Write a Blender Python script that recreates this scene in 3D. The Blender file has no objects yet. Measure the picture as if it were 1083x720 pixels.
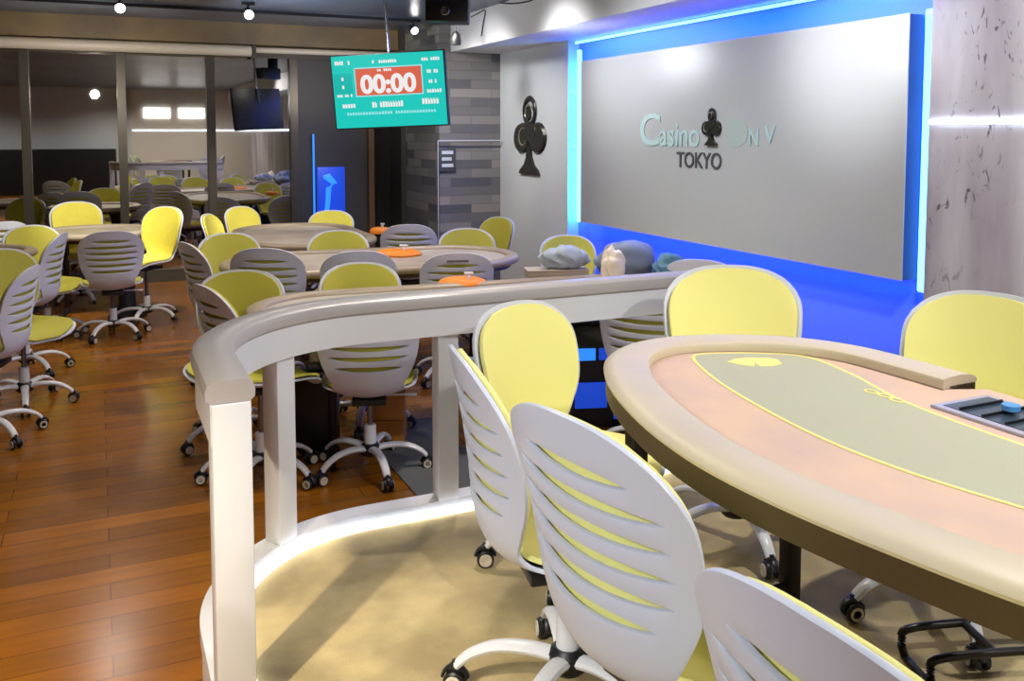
import bpy, bmesh, math, random
from mathutils import Vector, Matrix
random.seed(7)
PI = math.pi
C = bpy.context.scene.collection

# ------------------------------------------------------------------ camera
F, PSI, PIT, HZ, EYE = 950.0, math.radians(24.8), math.radians(4), 140.0, 1.71
CY = HZ + F*math.tan(PIT)
fh = Vector((math.sin(PSI), math.cos(PSI), 0)); RT = Vector((math.cos(PSI), -math.sin(PSI), 0))
FW = fh*math.cos(PIT) - Vector((0, 0, math.sin(PIT))); UP = fh*math.sin(PIT) + Vector((0, 0, math.cos(PIT)))
def ray(px, py): return FW + RT*((px-541.5)/F) - UP*((py-CY)/F)
def at(px, py, z):
    d = ray(px, py); return Vector((0, 0, EYE)) + d*((z-EYE)/d.z)
def onx(px, py, x):
    d = ray(px, py); return Vector((0, 0, EYE)) + d*(x/d.x)
def ony(px, py, y):
    d = ray(px, py); return Vector((0, 0, EYE)) + d*(y/d.y)
cd = bpy.data.cameras.new('camera'); cam = bpy.data.objects.new('camera', cd); C.objects.link(cam)
cam.location = (0, 0, EYE); cam.rotation_euler = (PI/2-PIT, 0, -PSI)
cd.sensor_width = 36; cd.lens = F/1083*36; cd.shift_y = -(360-CY)/1083; cd.clip_start = .05
bpy.context.scene.camera = cam
vs = bpy.context.scene.view_settings
vs.view_transform = 'Standard'; vs.look = 'None'; vs.gamma = 1; vs.use_curve_mapping = False; vs.exposure = 0.0

# ------------------------------------------------------------------ materials
def srgb(*c):
    return tuple(((v/255)/12.92 if v/255 <= .04045 else ((v/255+.055)/1.055)**2.4) for v in c)+(1,)
def mat(name, col, rough=.5, metal=0, emit=None, es=1, spec=None, coat=0, noise=None, trans=0, bump=0, bscale=60):
    m = bpy.data.materials.new(name); m.use_nodes = True; nt = m.node_tree; b = nt.nodes['Principled BSDF']
    b.inputs['Base Color'].default_value = col; b.inputs['Roughness'].default_value = rough; b.inputs['Metallic'].default_value = metal
    if emit: b.inputs['Emission Color'].default_value = emit; b.inputs['Emission Strength'].default_value = es
    if spec is not None: b.inputs['Specular IOR Level'].default_value = spec
    if coat: b.inputs['Coat Weight'].default_value = coat; b.inputs['Coat Roughness'].default_value = .15
    if trans: b.inputs['Transmission Weight'].default_value = trans
    tc = nt.nodes.new('ShaderNodeTexCoord')
    if noise:
        sc, col2, amt, stretch = noise
        mp = nt.nodes.new('ShaderNodeMapping'); mp.inputs['Scale'].default_value = stretch
        n = nt.nodes.new('ShaderNodeTexNoise'); n.inputs['Scale'].default_value = sc; n.inputs['Detail'].default_value = 5
        r = nt.nodes.new('ShaderNodeValToRGB'); r.color_ramp.elements[0].position = .38; r.color_ramp.elements[1].position = .66
        r.color_ramp.elements[0].color = col
        r.color_ramp.elements[1].color = tuple(col[i]*(1-amt)+col2[i]*amt for i in range(3))+(1,)
        nt.links.new(tc.outputs['Object'], mp.inputs[0]); nt.links.new(mp.outputs[0], n.inputs['Vector'])
        nt.links.new(n.outputs['Fac'], r.inputs[0]); nt.links.new(r.outputs[0], b.inputs['Base Color'])
    if bump:
        n2 = nt.nodes.new('ShaderNodeTexNoise'); n2.inputs['Scale'].default_value = bscale
        bp = nt.nodes.new('ShaderNodeBump'); bp.inputs['Strength'].default_value = bump; bp.inputs['Distance'].default_value = .01
        nt.links.new(tc.outputs['Object'], n2.inputs['Vector']); nt.links.new(n2.outputs['Fac'], bp.inputs['Height']); nt.links.new(bp.outputs[0], b.inputs['Normal'])
    return m
M = {}
M['shell'] = mat('shell_white_plastic', srgb(208, 210, 220), .38)
M['yellow'] = mat('yellow_upholstery', srgb(226, 212, 78), .8, noise=(18, srgb(236, 222, 96), .5, (1, 1, 1)), bump=.08, bscale=300)
M['pale'] = mat('bright_lit_yellow_upholstery', srgb(244, 236, 146), .8, bump=.08, bscale=300)  # same yellow upholstery, paled for the strongly exposed near chairs
M['olive'] = mat('dim_yellow_upholstery', srgb(192, 184, 68), .8, bump=.08, bscale=300)  # same yellow upholstery, dim light put into a darker colour
M['orange'] = mat('orange_upholstery', srgb(226, 128, 20), .6)
M['whitemetal'] = mat('white_painted_metal', srgb(222, 222, 224), .3)
M['black'] = mat('black_plastic', srgb(24, 24, 26), .4)
M['blackmetal'] = mat('black_metal', srgb(30, 24, 20), .35, .3)
M['chrome'] = mat('grey_steel', srgb(130, 132, 138), .25, .9)
M['hubring'] = mat('pale_hub_ring', srgb(215, 205, 185), .4)
M['railcap'] = mat('taupe_handrail', srgb(166, 160, 158), .35)  # handrail toned darker than the boards below it
M['railwhite'] = mat('white_gloss_paint', srgb(208, 208, 212), .35)
M['ledwhite'] = mat('white_led', (1, 1, 1, 1), emit=(.9, .95, 1, 1), es=2.8)
M['ledblue'] = mat('cyan_led', (.1, .4, 1, 1), emit=(.22, .78, 1, 1), es=2.6)
M['ledline'] = mat('cool_led_line', (1, 1, 1, 1), emit=(.75, .85, 1, 1), es=7)
M['vinyl'] = mat('tan_rail_vinyl', srgb(204, 188, 156), .45, noise=(3, srgb(192, 176, 158), .6, (1, 1, 1)))
M['apron'] = mat('shadow_brown_apron', srgb(66, 48, 26), .5)  # dark tone puts the shadow under the table rail into the colour
M['feltpink'] = mat('rose_tan_felt', srgb(214, 180, 152), .75, noise=(4, srgb(196, 166, 154), .8, (1, 1, 1)))
M['feltgreen'] = mat('grey_green_felt', srgb(174, 174, 146), .75, noise=(4, srgb(178, 168, 146), .7, (1, 1, 1)))
M['line'] = mat('yellow_print', srgb(240, 226, 124), .6)
M['bgfelt'] = mat('stone_felt', srgb(176, 164, 146), .45, noise=(3, srgb(150, 136, 118), .8, (1, 1, 1)))
M['bgrail'] = mat('dark_brown_vinyl', srgb(150, 134, 112), .35)
M['darkfelt'] = mat('charcoal_felt', srgb(74, 76, 80), .3)
M['wallgrey'] = mat('pale_grey_wall', srgb(196, 200, 204), .5)
M['brushed'] = mat('brushed_silver_panel', srgb(190, 193, 197), .36, .3, noise=(2, srgb(192, 196, 202), .6, (1, .2, 1)))
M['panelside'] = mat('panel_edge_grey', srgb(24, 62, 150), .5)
M['bulk'] = mat('white_soffit', srgb(205, 205, 208), .5)
M['blueback'] = mat('alcove_blue_lit_wall', srgb(92, 128, 235), .5)  # blue base colour carries the light strips' glow on the wall
M['ceiling'] = mat('slate_ceiling', srgb(96, 106, 124), .3, noise=(1.2, srgb(52, 60, 78), .9, (1, .5, 1)))
M['beam'] = mat('olive_brown_beam', srgb(124, 106, 72), .5, noise=(2, srgb(96, 82, 66), .8, (1, 1, 1)))
M['mullion'] = mat('bronze_mullion', srgb(78, 72, 64), .35, .4)
M['tube'] = mat('cream_tube', srgb(206, 196, 176), .45)
M['darkwall'] = mat('charcoal_wall', srgb(58, 56, 54), .5)
M['doorwood'] = mat('brown_door_frame', srgb(96, 70, 44), .5)
M['void'] = mat('black_room', srgb(8, 8, 9), .8)
M['cream'] = mat('warm_white_wall', srgb(206, 200, 190), .6)
M['clubmetal'] = mat('dark_bronze_emblem', srgb(58, 56, 50), .3, .5)
M['clubhi'] = mat('pale_bronze_inlay', srgb(150, 146, 130), .3, .5)
M['teal'] = mat('pale_teal_print', srgb(168, 196, 198), .5)
M['fadeteal'] = mat('faded_teal_print', srgb(176, 190, 190), .4, .2)
M['darkprint'] = mat('dark_grey_print', srgb(70, 70, 76), .5)
M['wood'] = mat('light_wood_crate', srgb(206, 138, 56), .6, noise=(6, srgb(176, 108, 36), .8, (1, 6, 1)))
M['cloth'] = mat('grey_blue_fabric', srgb(112, 122, 140), .6, bump=.3, bscale=12)
M['greycloth'] = mat('silver_grey_fabric', srgb(148, 156, 164), .5, bump=.3, bscale=12)
M['creamcloth'] = mat('cream_fabric', srgb(226, 212, 190), .7, bump=.3, bscale=20)
M['tealcloth'] = mat('teal_grey_fabric', srgb(70, 110, 130), .7)
M['taupe'] = mat('taupe_carton', srgb(172, 156, 138), .6)
M['bluelit'] = mat('blue_glow', srgb(20, 50, 190), .4, emit=(.01, .07, .6, 1), es=.75)
M['bluebright'] = mat('bright_blue_glow', srgb(40, 120, 230), .4, emit=(.03, .28, 1, 1), es=.9)
M['lamp'] = mat('lit_lens', (1, 1, 1, 1), emit=(1, .97, .92, 1), es=25)
M['matgrey'] = mat('grey_mat', srgb(96, 98, 96), .7)
M['tvteal'] = mat('teal_screen', (0, 0, 0, 1), .8, spec=.1, emit=srgb(30, 200, 188), es=1)
M['tvdeep'] = mat('deep_teal_screen', (0, 0, 0, 1), .8, spec=.1, emit=srgb(28, 182, 172), es=1)
M['tvred'] = mat('red_screen', (0, 0, 0, 1), .8, spec=.1, emit=srgb(216, 100, 74), es=1)
M['tvwhite'] = mat('white_screen', (0, 0, 0, 1), .8, spec=.1, emit=srgb(238, 236, 236), es=1)
M['tvpale'] = mat('pale_screen', (0, 0, 0, 1), .8, spec=.1, emit=srgb(150, 228, 232), es=1)
M['tray'] = mat('steel_blue_tray', srgb(70, 84, 100), .3, .5)
M['trayrim'] = mat('lilac_grey_rim', srgb(176, 170, 180), .4)
M['chipred'] = mat('red_chip', srgb(214, 92, 66), .5); M['chipblue'] = mat('blue_chip', srgb(84, 150, 210), .5)
M['signwhite'] = mat('white_lettering', srgb(200, 206, 210), .5)

def wood_floor():
    m = bpy.data.materials.new('orange_wood_planks'); m.use_nodes = True; nt = m.node_tree; b = nt.nodes['Principled BSDF']
    N, L = nt.nodes.new, nt.links.new
    tc = N('ShaderNodeTexCoord'); br = N('ShaderNodeTexBrick'); mp = N('ShaderNodeMapping'); mp.inputs['Rotation'].default_value = (0, 0, 0)
    br.inputs['Scale'].default_value = 1; br.inputs['Brick Width'].default_value = 1.1; br.inputs['Row Height'].default_value = .13
    br.inputs['Mortar Size'].default_value = .0022; br.offset = .37
    br.inputs['Color1'].default_value = srgb(160, 98, 20); br.inputs['Color2'].default_value = srgb(124, 76, 16); br.inputs['Mortar'].default_value = srgb(100, 54, 16)
    n = N('ShaderNodeTexNoise'); n.inputs['Scale'].default_value = 3; n.inputs['Detail'].default_value = 6
    m2 = N('ShaderNodeMapping'); m2.inputs['Scale'].default_value = (1, 9, 1)
    mx = N('ShaderNodeMix'); mx.data_type = 'RGBA'; mx.blend_type = 'MULTIPLY'; mx.inputs[0].default_value = .7
    r = N('ShaderNodeValToRGB'); r.color_ramp.elements[0].color = (.5, .45, .4, 1); r.color_ramp.elements[1].color = (1.25, 1.2, 1.1, 1)
    L(tc.outputs['Object'], mp.inputs[0]); L(mp.outputs[0], br.inputs['Vector']); L(tc.outputs['Object'], m2.inputs[0]); L(m2.outputs[0], n.inputs['Vector'])
    L(n.outputs['Fac'], r.inputs[0]); L(br.outputs['Color'], mx.inputs[6]); L(r.outputs[0], mx.inputs[7]); L(mx.outputs[2], b.inputs['Base Color'])
    b.inputs['Roughness'].default_value = .22; b.inputs['Specular IOR Level'].default_value = .5
    return m
M['floor'] = wood_floor()
def carpet():
    m = mat('beige_mottled_carpet', srgb(160, 143, 102), .9, noise=(5, srgb(196, 176, 126), .9, (1, 1, 1)), bump=.25, bscale=220)
    return m
M['carpet'] = carpet()
def brick():
    m = bpy.data.materials.new('stacked_slate_stone'); m.use_nodes = True; nt = m.node_tree; b = nt.nodes['Principled BSDF']
    N, L = nt.nodes.new, nt.links.new
    tc = N('ShaderNodeTexCoord'); sp = N('ShaderNodeSeparateXYZ'); ad = N('ShaderNodeMath'); cb = N('ShaderNodeCombineXYZ'); br = N('ShaderNodeTexBrick')
    L(tc.outputs['Object'], sp.inputs[0]); L(sp.outputs['X'], ad.inputs[0]); L(sp.outputs['Y'], ad.inputs[1]); L(ad.outputs[0], cb.inputs[0]); L(sp.outputs['Z'], cb.inputs[1])
    L(cb.outputs[0], br.inputs['Vector'])
    br.inputs['Scale'].default_value = 1; br.inputs['Brick Width'].default_value = .5; br.inputs['Row Height'].default_value = .10; br.inputs['Mortar Size'].default_value = .003
    br.inputs['Color1'].default_value = srgb(138, 134, 128); br.inputs['Color2'].default_value = srgb(78, 79, 84); br.inputs['Mortar'].default_value = srgb(104, 100, 94)
    bp = N('ShaderNodeBump'); bp.inputs['Distance'].default_value = .02; bp.inputs['Strength'].default_value = .6
    L(br.outputs['Color'], b.inputs['Base Color']); L(br.outputs['Fac'], bp.inputs['Height']); L(bp.outputs[0], b.inputs['Normal']); b.inputs['Roughness'].default_value = .6
    return m
M['brick'] = brick()
def concrete():
    m = bpy.data.materials.new('scuffed_mauve_plaster'); m.use_nodes = True; nt = m.node_tree; b = nt.nodes['Principled BSDF']
    N, L = nt.nodes.new, nt.links.new
    tc = N('ShaderNodeTexCoord')
    a = N('ShaderNodeTexNoise'); a.inputs['Scale'].default_value = 1.6; a.inputs['Detail'].default_value = 4
    ma = N('ShaderNodeMapping'); ma.inputs['Scale'].default_value = (1, 1.6, .35)
    ra = N('ShaderNodeValToRGB'); ra.color_ramp.elements[0].position = .35; ra.color_ramp.elements[1].position = .7
    ra.color_ramp.elements[0].color = srgb(206, 206, 212); ra.color_ramp.elements[1].color = srgb(150, 142, 154)
    s = N('ShaderNodeTexNoise'); s.inputs['Scale'].default_value = 9; s.inputs['Detail'].default_value = 3; s.inputs['Distortion'].default_value = 1.6
    ms = N('ShaderNodeMapping'); ms.inputs['Scale'].default_value = (1, 1.9, .8)
    rs = N('ShaderNodeValToRGB'); rs.color_ramp.elements[0].position = .60; rs.color_ramp.elements[0].color = (0, 0, 0, 1); rs.color_ramp.elements[1].position = .67
    k = N('ShaderNodeTexNoise'); k.inputs['Scale'].default_value = 1.7; rk = N('ShaderNodeValToRGB'); rk.color_ramp.elements[0].position = .46; rk.color_ramp.elements[0].color = (0, 0, 0, 1); rk.color_ramp.elements[1].position = .6
    mu = N('ShaderNodeMath'); mu.operation = 'MULTIPLY'
    mx = N('ShaderNodeMix'); mx.data_type = 'RGBA'; mx.inputs[7].default_value = srgb(90, 86, 92)
    L(tc.outputs['Object'], ma.inputs[0]); L(ma.outputs[0], a.inputs['Vector']); L(a.outputs['Fac'], ra.inputs[0])
    L(tc.outputs['Object'], ms.inputs[0]); L(ms.outputs[0], s.inputs['Vector']); L(s.outputs['Fac'], rs.inputs[0])
    L(tc.outputs['Object'], k.inputs['Vector']); L(k.outputs['Fac'], rk.inputs[0]); L(rs.outputs[0], mu.inputs[0]); L(rk.outputs[0], mu.inputs[1])
    L(mu.outputs[0], mx.inputs[0]); L(ra.outputs[0], mx.inputs[6]); L(mx.outputs[2], b.inputs['Base Color']); b.inputs['Roughness'].default_value = .5
    return m
M['concrete'] = concrete()
def glass():
    m = bpy.data.materials.new('night_window_glass'); m.use_nodes = True; nt = m.node_tree; nt.nodes.clear()
    N, L = nt.nodes.new, nt.links.new
    o = N('ShaderNodeOutputMaterial'); mx = N('ShaderNodeMixShader'); mx.inputs[0].default_value = .55
    t = N('ShaderNodeBsdfTransparent'); t.inputs[0].default_value = (.35, .36, .38, 1); g = N('ShaderNodeBsdfGlossy'); g.inputs['Roughness'].default_value = .015
    g.inputs['Color'].default_value = (.95, .93, .9, 1)
    L(t.outputs[0], mx.inputs[1]); L(g.outputs[0], mx.inputs[2]); L(mx.outputs[0], o.inputs[0]); return m
M['glass'] = glass()

# ------------------------------------------------------------------ mesh helpers
def link(name, me, m, parent=None):
    o = bpy.data.objects.new(name, me); C.objects.link(o)
    if m is not None:
        me.materials.clear(); me.materials.append(m)
    if parent: o.parent = parent
    return o
def obj(name, bm, m, parent=None, smooth=False, normals=True):
    if normals: bmesh.ops.recalc_face_normals(bm, faces=bm.faces[:])
    me = bpy.data.meshes.new(name); bm.to_mesh(me); bm.free()
    if smooth:
        for p in me.polygons: p.use_smooth = True
        me.set_sharp_from_angle(angle=math.radians(38))
    return link(name, me, m, parent)
def tag(o, label=None, cat=None, group=None, kind=None):
    for k, v in (('label', label), ('category', cat), ('group', group), ('kind', kind)):
        if v: o[k] = v
    return o
def empty(name, loc, rz=0):
    o = bpy.data.objects.new(name, None); C.objects.link(o); o.location = loc; o.rotation_euler = (0, 0, rz); o.empty_display_size = .1; return o
def box(bm, x0, x1, y0, y1, z0, z1, bev=0):
    v = [bm.verts.new(p) for p in ((x0,y0,z0),(x1,y0,z0),(x1,y1,z0),(x0,y1,z0),(x0,y0,z1),(x1,y0,z1),(x1,y1,z1),(x0,y1,z1))]
    fs = [bm.faces.new([v[i] for i in f]) for f in ((0,3,2,1),(4,5,6,7),(0,1,5,4),(1,2,6,5),(2,3,7,6),(3,0,4,7))]
    if bev:
        es = list({e for f in fs for e in f.edges}); bmesh.ops.bevel(bm, geom=es, offset=bev, segments=2, affect='EDGES', profile=.5)
    return v
def B(name, x0, x1, y0, y1, z0, z1, m, parent=None, bev=0):
    bm = bmesh.new(); box(bm, x0, x1, y0, y1, z0, z1, bev); return obj(name, bm, m, parent, smooth=bev > 0)
def tube(bm, pts, rad, seg=12, flat=1.0, cap=True, closed=False):
    """sweep an ellipse along pts; rad may be a list; flat = vertical squash"""
    pts = [Vector(p) for p in pts]; n = len(pts); rs = rad if isinstance(rad, (list, tuple)) else [rad]*n
    rings = []
    for i, p in enumerate(pts):
        a = pts[(i-1) % n] if (closed or i > 0) else p; b = pts[(i+1) % n] if (closed or i < n-1) else p
        t = (b-a).normalized(); s = t.cross(Vector((0, 0, 1)))
        if s.length < 1e-4: s = Vector((1, 0, 0))
        s.normalize(); u = s.cross(t).normalized()
        rings.append([bm.verts.new(p + s*(rs[i]*math.cos(2*PI*k/seg)) + u*(rs[i]*flat*math.sin(2*PI*k/seg))) for k in range(seg)])
    m = n if closed else n-1
    for i in range(m):
        A, D = rings[i], rings[(i+1) % n]
        for k in range(seg): bm.faces.new((A[k], A[(k+1) % seg], D[(k+1) % seg], D[k]))
    if cap and not closed:
        bm.faces.new(rings[0]); bm.faces.new(rings[-1][::-1])
def lathe(bm, prof, seg=20, M4=None):
    rings = []
    for r, z in prof:
        rings.append([bm.verts.new((r*math.cos(2*PI*k/seg), r*math.sin(2*PI*k/seg), z)) for k in range(seg)] if r > 1e-6 else [bm.verts.new((0, 0, z))])
    for a, b in zip(rings, rings[1:]):
        for k in range(seg):
            k2 = (k+1) % seg
            if len(a) == 1 and len(b) == 1: continue
            if len(a) == 1: bm.faces.new((a[0], b[k], b[k2]))
            elif len(b) == 1: bm.faces.new((a[k], a[k2], b[0]))
            else: bm.faces.new((a[k], a[k2], b[k2], b[k]))
    if len(rings[0]) > 1: bm.faces.new(rings[0])
    if len(rings[-1]) > 1: bm.faces.new(rings[-1])
    if M4 is not None: bmesh.ops.transform(bm, matrix=M4, verts=[v for r in rings for v in r])
def profile_sweep(bm, path, section, closed=True):
    """path: plan points (x, y, nx, ny) with outward normal; section: list of (out, z) closed loop"""
    rings = [[bm.verts.new((x+nx*o, y+ny*o, z)) for o, z in section] for x, y, nx, ny in path]
    n = len(rings); k = len(section)
    for i in range(n if closed else n-1):
        a, b = rings[i], rings[(i+1) % n]
        for j in range(k): bm.faces.new((a[j], a[(j+1) % k], b[(j+1) % k], b[j]))
    if not closed: bm.faces.new(rings[0]); bm.faces.new(rings[-1][::-1])
def stadium(L, W, seg=22, straight=10):
    """plan outline along local X (length L), centred; (x, y, nx, ny), counter-clockwise"""
    r = W/2; h = L/2-r; out = []
    for k in range(seg+1):
        a = -PI/2+PI*k/seg; out.append((h+r*math.cos(a), r*math.sin(a), math.cos(a), math.sin(a)))
    for k in range(1, straight): out.append((h-2*h*k/straight, r, 0, 1))
    for k in range(seg+1):
        a = PI/2+PI*k/seg; out.append((-h+r*math.cos(a), r*math.sin(a), math.cos(a), math.sin(a)))
    for k in range(1, straight): out.append((-h+2*h*k/straight, -r, 0, -1))
    return out
def slab(bm, pts, z0, z1):
    a = [bm.verts.new((p[0], p[1], z0)) for p in pts]; b = [bm.verts.new((p[0], p[1], z1)) for p in pts]
    bm.faces.new(a[::-1]); bm.faces.new(b)
    for i in range(len(pts)):
        j = (i+1) % len(pts); bm.faces.new((a[i], a[j], b[j], b[i]))
def catmull(P, n, closed=True):
    out = []; N = len(P)
    for i in range(N if closed else N-1):
        p = [Vector(P[(i+d) % N]) if closed else Vector(P[min(max(i+d, 0), N-1)]) for d in (-1, 0, 1, 2)]
        for k in range(n):
            t = k/n; out.append(.5*((2*p[1])+(-p[0]+p[2])*t+(2*p[0]-5*p[1]+4*p[2]-p[3])*t*t+(-p[0]+3*p[1]-3*p[2]+p[3])*t**3))
    if not closed: out.append(Vector(P[-1]))
    return out
def text_obj(name, s, size, m, mtx, xscale=1.0, depth=.004, parent=None, align='CENTER', offset=0.0):
    cu = bpy.data.curves.new(name, 'FONT'); cu.body = s; cu.size = size; cu.extrude = depth; cu.align_x = align; cu.align_y = 'CENTER'; cu.offset = offset
    t = bpy.data.objects.new('tmp', cu); C.objects.link(t)
    bpy.context.view_layer.update()
    me = bpy.data.meshes.new_from_object(t.evaluated_get(bpy.context.evaluated_depsgraph_get()))
    bpy.data.objects.remove(t); bpy.data.curves.remove(cu)
    me.transform(mtx @ Matrix.Diagonal((xscale, 1, 1, 1)))
    me.name = name
    return link(name, me, m, parent)
def bake(o):
    """replace an object's mesh by its modified mesh so copies can share it"""
    bpy.context.view_layer.update()
    me = bpy.data.meshes.new_from_object(o.evaluated_get(bpy.context.evaluated_depsgraph_get()))
    o.modifiers.clear(); me.name = o.name; o.data = me
    for p in me.polygons: p.use_smooth = True
    me.set_sharp_from_angle(angle=math.radians(50))

# ------------------------------------------------------------------ setting
PZ = .30       # platform height
def S(name, *a, **k):
    o = B(name, *a, **k); o['kind'] = 'structure'; return o
S('floor', -7, 4.6, -6.2, 11.4, -.1, 0, M['floor'])
# raised platform (rounded far corner), its carpet and its curb
cor = [(.85-.565*math.cos(a), 2.5+.565*math.sin(a)) for a in [PI/2*k/14 for k in range(15)]]
pl_ = [(.285, -4.0)] + cor + [(4.18, 3.065), (4.18, -4.0)]
bm = bmesh.new(); slab(bm, pl_, .001, PZ); o = obj('floor_platform', bm, M['carpet']); o['kind'] = 'structure'
S('ceiling', -7, 4.6, -6.2, 11.4, 2.96, 3.06, M['ceiling'])
S('wall_right', 4.2, 4.5, -6.2, 3.57, 0, 2.96, M['concrete'])
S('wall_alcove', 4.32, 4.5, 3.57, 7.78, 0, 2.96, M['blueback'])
S('wall_emblem', 4.2, 4.5, 7.78, 9.9, 0, 2.96, M['wallgrey'])
S('wall_left', -7.2, -7, -6.2, 11.4, 0, 2.96, M['darkwall'])
S('wall_soffit', 3.6, 4.32, -6.2, 9.9, 2.60, 2.96, M['bulk'])
S('wall_stone_column', 3.46, 4.2, 9.41, 10.6, 0, 2.96, M['brick'])
# back wall behind the camera (seen mirrored in the window glass)
S('wall_back', .9, 4.6, -6.2, -6, 0, 2.96, M['cream']); S('wall_back_recess', -7, .9, -6.2, -6.05, 0, 2.96, M['wallgrey'])
S('trim_5', -7, .5, -6.04, -5.6, 0, 1.25, M['black'])
# window wall
S('trim_1', -7, 4.2, 10.7, 11.2, 2.72, 2.96, M['beam'])
S('trim_2', -7, 3.4, 10.98, 11.06, 2.59, 2.72, M['mullion'])
S('trim_3', -7, 2.2, 10.95, 11.1, 0, .14, M['mullion'])
xs = [2.17-.95*k for k in range(9)]
for i, x in enumerate(xs):
    S('trim_%d' % (10+i), x-.045, x+.045, 10.93, 11.07, .14, 2.59, M['mullion'])
for i in range(8):
    S('window_%d' % (i+1), xs[i+1]+.045, xs[i]-.045, 10.99, 11.01, .14, 2.59, M['glass'])
S('wall_dark_panels', 2.2, 3.06, 10.95, 11.1, 0, 2.59, M['darkwall'])
S('wall_night', -9, 5, 14, 14.2, -1, 4, M['void'])
bm = bmesh.new(); box(bm, 3.06, 3.13, 10.85, 11.1, 0, 2.1); box(bm, 3.13, 3.46, 10.85, 11.1, 2.03, 2.1); o = obj('trim_4', bm, M['doorwood']); o['kind'] = 'structure'
S('wall_over_door', 3.13, 3.46, 10.95, 11.1, 2.1, 2.59, M['darkwall']); S('door_1', 3.13, 3.5, 11.08, 11.12, 0, 2.03, M['void'])
S('wall_far_side', 3.4, 4.5, 10.6, 11.4, 0, 2.96, M['darkwall'])
# long screen roller tube under the beam
t = empty('roller_screen', (0, 10.8, 2.65)); tag(t, 'long cream roller screen tube hung under the brown beam above the windows', 'roller screen')
bm = bmesh.new(); tube(bm, [(-6, 0, 0), (1.66, 0, 0)], .062, 20); obj('roller_tube', bm, M['tube'], t, True)
for x in (-2.2, 1.69):
    bm = bmesh.new(); box(bm, x-.02, x+.02, -.05, .05, -.07, .07, .005); obj('bracket', bm, M['mullion'], t)
bm = bmesh.new(); tube(bm, [(1.72, .05, .02), (3.3, .05, .02)], .035, 14); o = obj('pipe', bm, M['tube']); o.location = (0, 10.8, 2.65)
tag(o, 'thin cream pipe continuing from the roller tube towards the stone column', 'pipe')

# ------------------------------------------------------------------ wall board with its light strips
t = empty('wall_board', (4.2, 5.67, 1.62)); tag(t, 'wide brushed silver board glowing blue round its edges with a dark club emblem', 'sign board')
board = B('board_face', -.085, -.078, -2.02, 1.70, -.75, .75, M['brushed'], t)
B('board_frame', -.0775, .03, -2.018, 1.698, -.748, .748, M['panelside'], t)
MX = Matrix(((0, 0, -1, 0), (-1, 0, 0, 0), (0, 1, 0, 0), (0, 0, 0, 1)))     # text plane facing -X
def wall_text(name, s, px0, px1, py0, py1, m, depth=.003, parent=None, x=4.11, off=(0, 0, 0), bold=0.0):
    a, b_ = onx(px0, (py0+py1)/2, x), onx(px1, (py0+py1)/2, x); mid = onx((px0+px1)/2, (py0+py1)/2, x)
    top, bot = onx((px0+px1)/2, py0, x), onx((px0+px1)/2, py1, x)
    h = top.z-bot.z; w = abs(a.y-b_.y); size = h/.72
    o = text_obj(name, s, size, m, Matrix.Identity(4), depth=depth, offset=bold)
    xs_ = [v.co.x for v in o.data.vertices]; ys_ = [v.co.y for v in o.data.vertices]
    sx = w/(max(xs_)-min(xs_)); sy = h/(max(ys_)-min(ys_)); cx = (max(xs_)+min(xs_))/2; cy = (max(ys_)+min(ys_))/2
    o.data.transform(Matrix.Translation(mid-Vector(off)) @ MX @ Matrix.Diagonal((sx, sy, 1, 1)) @ Matrix.Translation((-cx, -cy, 0)))
    o.parent = parent; return o
OFF = (4.2, 5.67, 1.62)
wall_text('script_letter', 'C', 677, 698, 120, 154, M['teal'], parent=t, off=OFF, bold=.004)
wall_text('lettering', 'asino', 697, 739, 131, 155, M['teal'], parent=t, off=OFF, bold=.003)
wall_text('city_lettering', 'TOKYO', 715, 762, 161, 178, M['darkprint'], parent=t, off=OFF, bold=.002)
wall_text('lettering', 'N', 792, 802, 136, 154, M['teal'], parent=t, off=OFF, bold=.003); wall_text('lettering', 'V', 808, 820, 133, 152, M['teal'], parent=t, off=OFF, bold=.003)
a, b_ = onx(768, 125, 4.114), onx(789, 156, 4.114)
bm = bmesh.new(); slab(bm, [(-(a.y-OFF[1])+(-0), 0)]*0 or [(math.cos(k*PI/8)*.13, math.sin(k*PI/8)*.105) for k in range(16)], 0, .002)
bmesh.ops.transform(bm, matrix=Matrix.Translation((a+b_)/2-Vector(OFF)) @ MX, verts=bm.verts[:]); obj('faded_print', bm, M['fadeteal'], t)
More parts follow.
